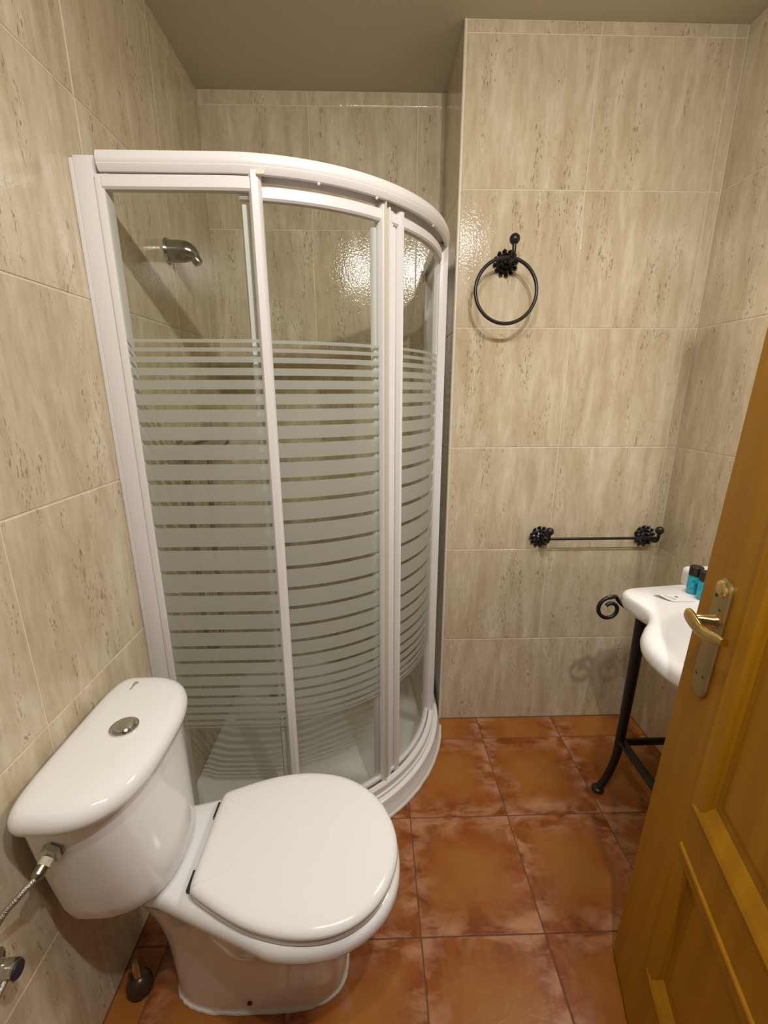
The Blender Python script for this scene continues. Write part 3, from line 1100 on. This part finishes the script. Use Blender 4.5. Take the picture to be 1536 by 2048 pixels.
def ray_out(a):
    d = Vector((math.cos(a), math.sin(a)))
    best = None
    n = len(po)
    for i in range(n):
        p, q = po[i] - BC, po[(i + 1) % n] - BC
        e = q - p
        den = d.x * e.y - d.y * e.x
        if abs(den) < 1e-12:
            continue
        t = (p.x * e.y - p.y * e.x) / den
        s = (p.x * d.y - p.y * d.x) / den
        if t > 0 and -1e-9 <= s <= 1 + 1e-9 and (best is None or t > best):
            best = t
    return best


NB = 160
angs = [2 * math.pi * i / NB for i in range(NB)]
ro = [ray_out(a) for a in angs]


def b_out(z, ins):
    return [(min(BC.x + (r - ins) * math.cos(a), 1.1165), BC.y + (r - ins) * math.sin(a), z) for a, r in zip(angs, ro)]


def b_in(z, k, sx=0.186, sy=0.255):
    return [(BC.x + sx * k * math.cos(a) * (1.0 if math.cos(a) < 0 else 0.72), BC.y + sy * k * math.sin(a), z) for a in angs]


bm = bmesh.new()
rings = [b_in(ZB - 0.185, 0.35), b_in(ZB - 0.165, 0.62), b_in(ZB - 0.12, 0.88), b_in(ZB - 0.085, 0.99), b_in(ZB - 0.062, 1.08),
         b_out(ZB - 0.052, 0.030), b_out(ZB - 0.046, 0.010), b_out(ZB - 0.038, 0.002), b_out(ZB - 0.028, 0.0), b_out(ZB - 0.014, 0.003), b_out(ZB - 0.005, 0.010), b_out(ZB, 0.022),
         b_in(ZB, 1.02), b_in(ZB - 0.005, 0.99), b_in(ZB - 0.018, 0.955), b_in(ZB - 0.06, 0.86), b_in(ZB - 0.10, 0.68), b_in(ZB - 0.125, 0.42), b_in(ZB - 0.13, 0.12)]
add_rings(bm, rings)
finish('bowl', bm, CERAMIC, WB, smooth=70)
bm = bmesh.new()
add_box(bm, (0.995, 0.47, ZB - 0.012), (1.1155, 1.294, ZB + 0.056), 0.020, 5)
finish('upstand', bm, CERAMIC, WB, smooth=50)
bm = bmesh.new()
add_lathe(bm, (0.89, 0.84, ZB - 0.1305), (0, 0, 1), [(0, 0.024), (0.003, 0.024), (0.004, 0.018), (0.002, 0.008), (0.002, 0)], 24)
finish('drain', bm, CHROME, WB, smooth=30)

ST = empty('basin_stand', (0.96, 0.86, 0), 'black wrought-iron stand with scroll end carrying the washbasin', 'stand')
ZS = ZB - 0.064
for (x, y, sx) in ((0.846, 1.22, -1), (1.085, 1.22, 0), (0.846, 0.53, -1), (1.085, 0.53, 0)):
    bm = bmesh.new()
    k = 0.055 * sx
    pts = bez([(x, y, ZS), (x, y, 0.45), (x - 0.004, y, 0.23), (x + k * 0.18, y, 0.14), (x + k * 0.50, y, 0.065), (x + k * 0.85, y, 0.022), (x + k, y, 0.010)], 5)
    nn = len(pts)
    add_tube(bm, pts, [lerp(0.0185, 0.0125, min(1, i / (nn * 0.55))) for i in range(nn)], 10)
    leg = finish('leg', bm, IRON, ST, smooth=50)
    bm = bmesh.new()
    add_lathe(bm, (x + k, y, 0.0006), (0, 0, 1), [(0, 0.019), (0.007, 0.021), (0.012, 0.019), (0.016, 0.012), (0.017, 0)], 18)
    finish('foot', bm, IRON, leg, smooth=40)
for y in (1.22, 0.53):
    bm = bmesh.new()
    add_tube(bm, [(0.84, y, 0.205), (1.09, y, 0.205)], 0.01, 12, flat=(0.013, 0.005, (0, 0, 1)))
    finish('stretcher', bm, IRON, ST, smooth=40)
for x in (0.843, 1.085):
    bm = bmesh.new()
    add_tube(bm, [(x, 1.225, 0.215), (x, 0.525, 0.215)], 0.01, 12, flat=(0.006, 0.014, (0, 0, 1)))
    finish('stretcher', bm, IRON, ST, smooth=40)
for y in (1.22, 0.53):
    bm = bmesh.new()
    dy = 0.025 if y > 1 else -0.025
    sp = [(0.848, y, 0.700), (0.812, y + dy * 0.9, 0.700), (0.790, y + dy * 1.5, 0.714), (0.777, y + dy * 1.6, 0.732), (0.763, y + dy * 1.2, 0.738), (0.752, y + dy, 0.738)]
    y += dy
    c = Vector((0.752, y, 0.698))
    for i in range(0, 31):
        a = math.radians(100 + i * 13.2)
        rr_ = lerp(0.040, 0.016, (i / 30) ** 1.1)
        sp.append((c.x + rr_ * math.cos(a), y, c.z + rr_ * math.sin(a)))
    bm_pts = bez(sp, 3)
    add_tube(bm, bm_pts, 0.0062, 10)
    finish('scroll', bm, IRON, ST, smooth=True)
for x in (1.085,):
    bm = bmesh.new()
    add_tube(bm, [(x, 1.225, ZS - 0.012), (x, 0.525, ZS - 0.012)], 0.01, 12, flat=(0.005, 0.010, (0, 0, 1)))
    finish('top_bar', bm, IRON, ST, smooth=40)


# toiletries on the basin
def bottle(x, y, label):
    b = empty('toiletry_bottle', (x, y, ZB), label, 'bottle', 'toiletry bottles on the basin')
    bm = bmesh.new()
    add_lathe(bm, (x, y, ZB + 0.0004), (0, 0, 1), [(0, 0.0150), (0.002, 0.0172), (0.005, 0.0178), (0.056, 0.0178), (0.058, 0.0165), (0.058, 0)], 28)
    finish('bottle_body', bm, CYAN, b, smooth=40)
    bm = bmesh.new()
    add_lathe(bm, (x, y, ZB + 0.0586), (0, 0, 1), [(0, 0.0182), (0.026, 0.0182), (0.0275, 0.0168), (0.0275, 0)], 28)
    finish('cap', bm, BLACK_CAP, b, smooth=40)
    # printed mark wrapped on the side that faces the room
    bm = bmesh.new()
    for (a0, a1, z0, z1) in ((-2.55, -2.15, 0.040, 0.047), (-2.62, -1.75, 0.018, 0.022), (-2.2, -1.55, 0.026, 0.038)):
        n = 6
        lo = [bm.verts.new((x + 0.01805 * math.cos(lerp(a0, a1, i / n)), y + 0.01805 * math.sin(lerp(a0, a1, i / n)), ZB + z0)) for i in range(n + 1)]
        hi = [bm.verts.new((x + 0.01805 * math.cos(lerp(a0, a1, i / n)), y + 0.01805 * math.sin(lerp(a0, a1, i / n)), ZB + z1)) for i in range(n + 1)]
        for i in range(n):
            bm.faces.new((lo[i], lo[i + 1], hi[i + 1], hi[i]))
    finish('print', bm, TEAL_INK, b)
    return b


bottle(0.979, 1.206, 'blue toiletry bottle with black cap, farther one, in full view beside the white card')
bottle(0.980, 1.164, 'blue toiletry bottle with black cap, nearer one, half hidden by the door edge')

CA = empty('paper_card', (0.91, 1.17, ZB), 'small white printed paper card with curled corner lying on the basin', 'card')
bm = bmesh.new()
nx, ny = 14, 6


def card_pt(u, v):
    x = lerp(0.850, 0.945, u)
    y = lerp(1.146, 1.192, v)
    if u < 0.35:
        y += (1 - v) * 0.034 * ((0.35 - u) / 0.35) ** 1.6
    z = ZB + 0.0008 + 0.010 * max(0, (0.40 - u) / 0.40) ** 1.7
    return (x, y, z)


top = [[bm.verts.new(Vector(card_pt(i / nx, j / ny)) + Vector((0, 0, 0.0006))) for j in range(ny + 1)] for i in range(nx + 1)]
bot = [[bm.verts.new(card_pt(i / nx, j / ny)) for j in range(ny + 1)] for i in range(nx + 1)]
for i in range(nx):
    for j in range(ny):
        bm.faces.new((top[i][j], top[i + 1][j], top[i + 1][j + 1], top[i][j + 1]))
        bm.faces.new((bot[i][j], bot[i][j + 1], bot[i + 1][j + 1], bot[i + 1][j]))
for i in range(nx):
    bm.faces.new((top[i][0], bot[i][0], bot[i + 1][0], top[i + 1][0]))
    bm.faces.new((top[i][ny], top[i + 1][ny], bot[i + 1][ny], bot[i][ny]))
for j in range(ny):
    bm.faces.new((top[0][j], top[0][j + 1], bot[0][j + 1], bot[0][j]))
    bm.faces.new((top[nx][j], bot[nx][j], bot[nx][j + 1], top[nx][j + 1]))
finish('sheet', bm, PAPER, CA, smooth=True)


def on_card(bm, pts, wd):
    """ink stroke following the sheet (u,v) polyline"""
    P = [Vector(card_pt(u, v)) + Vector((0, 0, 0.0009)) for u, v in pts]
    for p, q in zip(P, P[1:]):
        t = (q - p).normalized()
        s = t.cross(Vector((0, 0, 1))) * wd
        bm.faces.new([bm.verts.new(v) for v in (p - s, q - s, q + s, p + s)])


bm = bmesh.new()
for k in range(7):                                   # row of letters, slanting across the card
    u, v = 0.30 + 0.028 * k, 0.78 - 0.085 * k
    on_card(bm, [(u - 0.012, v - 0.02), (u + 0.02, v + 0.13)], 0.0005)
    on_card(bm, [(u + 0.02, v + 0.13), (u + 0.03, v + 0.02)], 0.0004)
    if k % 2:
        on_card(bm, [(u, v + 0.05), (u + 0.03, v + 0.05)], 0.0004)
for k in range(10):                                  # little round emblem
    a, b_ = 2 * math.pi * k / 10, 2 * math.pi * (k + 1) / 10
    on_card(bm, [(0.625 + 0.045 * math.cos(a), 0.66 + 0.12 * math.sin(a)), (0.625 + 0.045 * math.cos(b_), 0.66 + 0.12 * math.sin(b_))], 0.0006)
on_card(bm, [(0.60, 0.60), (0.65, 0.72)], 0.0007)
on_card(bm, [(0.60, 0.72), (0.65, 0.60)], 0.0007)
finish('print', bm, INK, CA)

# ------------------------------------------------------------------ door
AZ = math.radians(16.0)
dd = Vector((math.sin(AZ), math.cos(AZ), 0))
zz = (Vector((0.030, 0, 1)) - dd * 0.015).normalized()
xx = (-dd - zz * (-dd).dot(zz)).normalized()          # from the free edge toward the hinges
nn_ = zz.cross(xx)                                    # out of the visible face?
if nn_.dot(Vector((-1, 0, 0))) < 0:
    nn_ = -nn_
# local axes: X along the leaf, Y out of the visible face (toward the room), Z up
DM = Matrix((xx, nn_, zz)).transposed().to_4x4()
DM.translation = Vector((0.597, 0.759, 0.012))
DW, DH, DT = 0.735, 1.95, 0.038
door = bpy.data.objects.new('door_1', None)
COL.objects.link(door)
door.matrix_basis = DM
WORLD[door.name] = DM.copy()
tag(door, kind='structure')


def dpart(name, bm, mat, smooth=False, parent=None):
    bmesh.ops.transform(bm, matrix=Matrix.Identity(4), verts=bm.verts)
    o = finish(name, bm, mat, None, smooth, origin=(0, 0, 0))
    o.matrix_basis = DM.copy()
    put(o, parent or door)
    WORLD[o.name] = DM.copy()
    return o


S0, S1 = 0.150, DW - 0.150
RAILS = [(0.0, 0.205), (0.545, 0.640), (DH - 0.13, DH)]
for a, b in ((0, S0), (S1, DW)):
    bm = bmesh.new()
    add_box(bm, (a, -DT, 0), (b, 0, DH), 0.0015)
    dpart('stile', bm, DOOR_WOOD)
for a, b in RAILS:
    bm = bmesh.new()
    add_box(bm, (S0 - 0.0005, -DT + 0.0003, a), (S1 + 0.0005, -0.0003, b), 0.001)
    dpart('rail', bm, DOOR_WOOD)
for z0, z1 in ((0.205, 0.545), (0.640, DH - 0.13)):
    bm = bmesh.new()
    add_box(bm, (S0 - 0.004, -DT + 0.010, z0 - 0.004), (S1 + 0.004, -0.013, z1 + 0.004))
    # raised field in the middle of the panel
    fx0, fx1, fz0, fz1 = S0 + 0.060, S1 - 0.060, z0 + 0.062, z1 - 0.062
    rings = []
    for ins, y in ((-0.012, -0.0132), (0.0, -0.0105), (0.004, -0.0100)):
        rings.append([(fx0 + ins, y, fz0 + ins), (fx1 - ins, y, fz0 + ins), (fx1 - ins, y, fz1 - ins), (fx0 + ins, y, fz1 - ins)])
    add_rings(bm, rings, cap0=False)
    dpart('panel', bm, DOOR_WOOD)
    # moulding frame round the panel: a proud lip and a slope down to the panel
    bm = bmesh.new()
    prof = [(-0.003, -0.004, 0.0002), (-0.001, -0.003, 0.0035), (0.003, 0.003, 0.0045), (0.008, 0.008, 0.0025), (0.028, 0.011, 0.0012), (0.033, 0.020, -0.004),
            (0.035, 0.031, -0.0095), (0.038, 0.037, -0.0128), (0.000, 0.000, -0.0135)]
    rings = []
    for ix, iz, y in prof:
        rings.append([(S0 + ix, y, z0 + iz), (S1 - ix, y, z0 + iz), (S1 - ix, y, z1 - ix), (S0 + ix, y, z1 - ix)])
    vr = [[bm.verts.new(p) for p in r] for r in rings]
    for i in range(len(vr)):
        a, b = vr[i], vr[(i + 1) % len(vr)]
        for j in range(4):
            bm.faces.new((a[j], a[(j + 1) % 4], b[(j + 1) % 4], b[j]))
    dpart('moulding', bm, DOOR_WOOD)

# brass handle
HP = bpy.data.objects.new('handle', None)
COL.objects.link(HP)
HP.matrix_basis = DM @ Matrix.Translation((0.080, 0, 0.95))
put(HP, door)
bm = bmesh.new()
pz0, pz1, pw, pc = 0.818, 1.047, 0.026, 0.080


def plate_outline(g, y):
    pts = []
    n = 12
    for i in range(n + 1):
        a = math.pi * i / n
        pts.append((pc + (pw + g) * math.cos(a), y, pz1 - pw + (pw + g) * math.sin(a) * 1.05))
    for i in range(n + 1):
        a = math.pi + math.pi * i / n
        pts.append((pc + (pw + g) * math.cos(a), y, pz0 + pw + (pw + g) * math.sin(a) * 1.05))
    return pts


add_rings(bm, [plate_outline(0, 0.0003), plate_outline(0, 0.004), plate_outline(-0.002, 0.0062), plate_outline(-0.005, 0.0068)])
dpart('handle_plate', bm, OLD_BRASS, 30, HP)
bm = bmesh.new()
add_rings(bm, [[(x, y, z) for x, y, z in [(pc + (0.020 - k) * math.cos(a), yy, 1.030 + (0.015 - k) * math.sin(a)) for a in [2 * math.pi * i / 20 for i in range(20)]]]
               for k, yy in ((0, 0.0066), (0.002, 0.010), (0.006, 0.012), (0.012, 0.0125))])
dpart('scroll_top', bm, BRASS, 40, HP)
for x, z in ((0.066, 1.012), (0.083, 1.020), (0.088, 0.994), (0.066, 0.856), (0.090, 0.862)):
    bm = bmesh.new()
    add_lathe(bm, (x, 0.0065, z), (0, 1, 0), [(0, 0.0034), (0.0012, 0.003), (0.0014, 0)], 12)
    dpart('screw', bm, BRASS_HOLE, 30, HP)
# lever: neck out of the plate, then a flat wavy blade running back toward the hinges
bm = bmesh.new()
add_lathe(bm, (0.084, 0.0065, 0.970), (0, 1, 0), [(0, 0.013), (0.003, 0.013), (0.006, 0.0105), (0.034, 0.0085), (0.036, 0.008), (0.036, 0)], 20)
dpart('neck', bm, BRASS, 40, HP)
bm = bmesh.new()
path = bez([(0.066, 0.043, 0.972), (0.078, 0.043, 0.970), (0.098, 0.042, 0.967), (0.122, 0.040, 0.966), (0.148, 0.038, 0.972), (0.166, 0.037, 0.978), (0.182, 0.036, 0.982)], 5)
hts = bez([(0, 0, 0.010), (0, 0, 0.0125), (0, 0, 0.012), (0, 0, 0.009), (0, 0, 0.0085), (0, 0, 0.0085), (0, 0, 0.006)], 5)
rings = []
for i, p in enumerate(path):
    t = (path[min(i + 1, len(path) - 1)] - path[max(i - 1, 0)]).normalized()
    side = Vector((0, 1, 0)) - t * t.y
    side.normalize()
    upv = t.cross(side)
    h = hts[i].z
    rings.append([p + upv * h * spow(math.cos(a), 0.7) + side * 0.006 * spow(math.sin(a), 0.7) for a in [2 * math.pi * j / 16 for j in range(16)]])
add_rings(bm, rings)
dpart('lever', bm, BRASS, 60, HP)
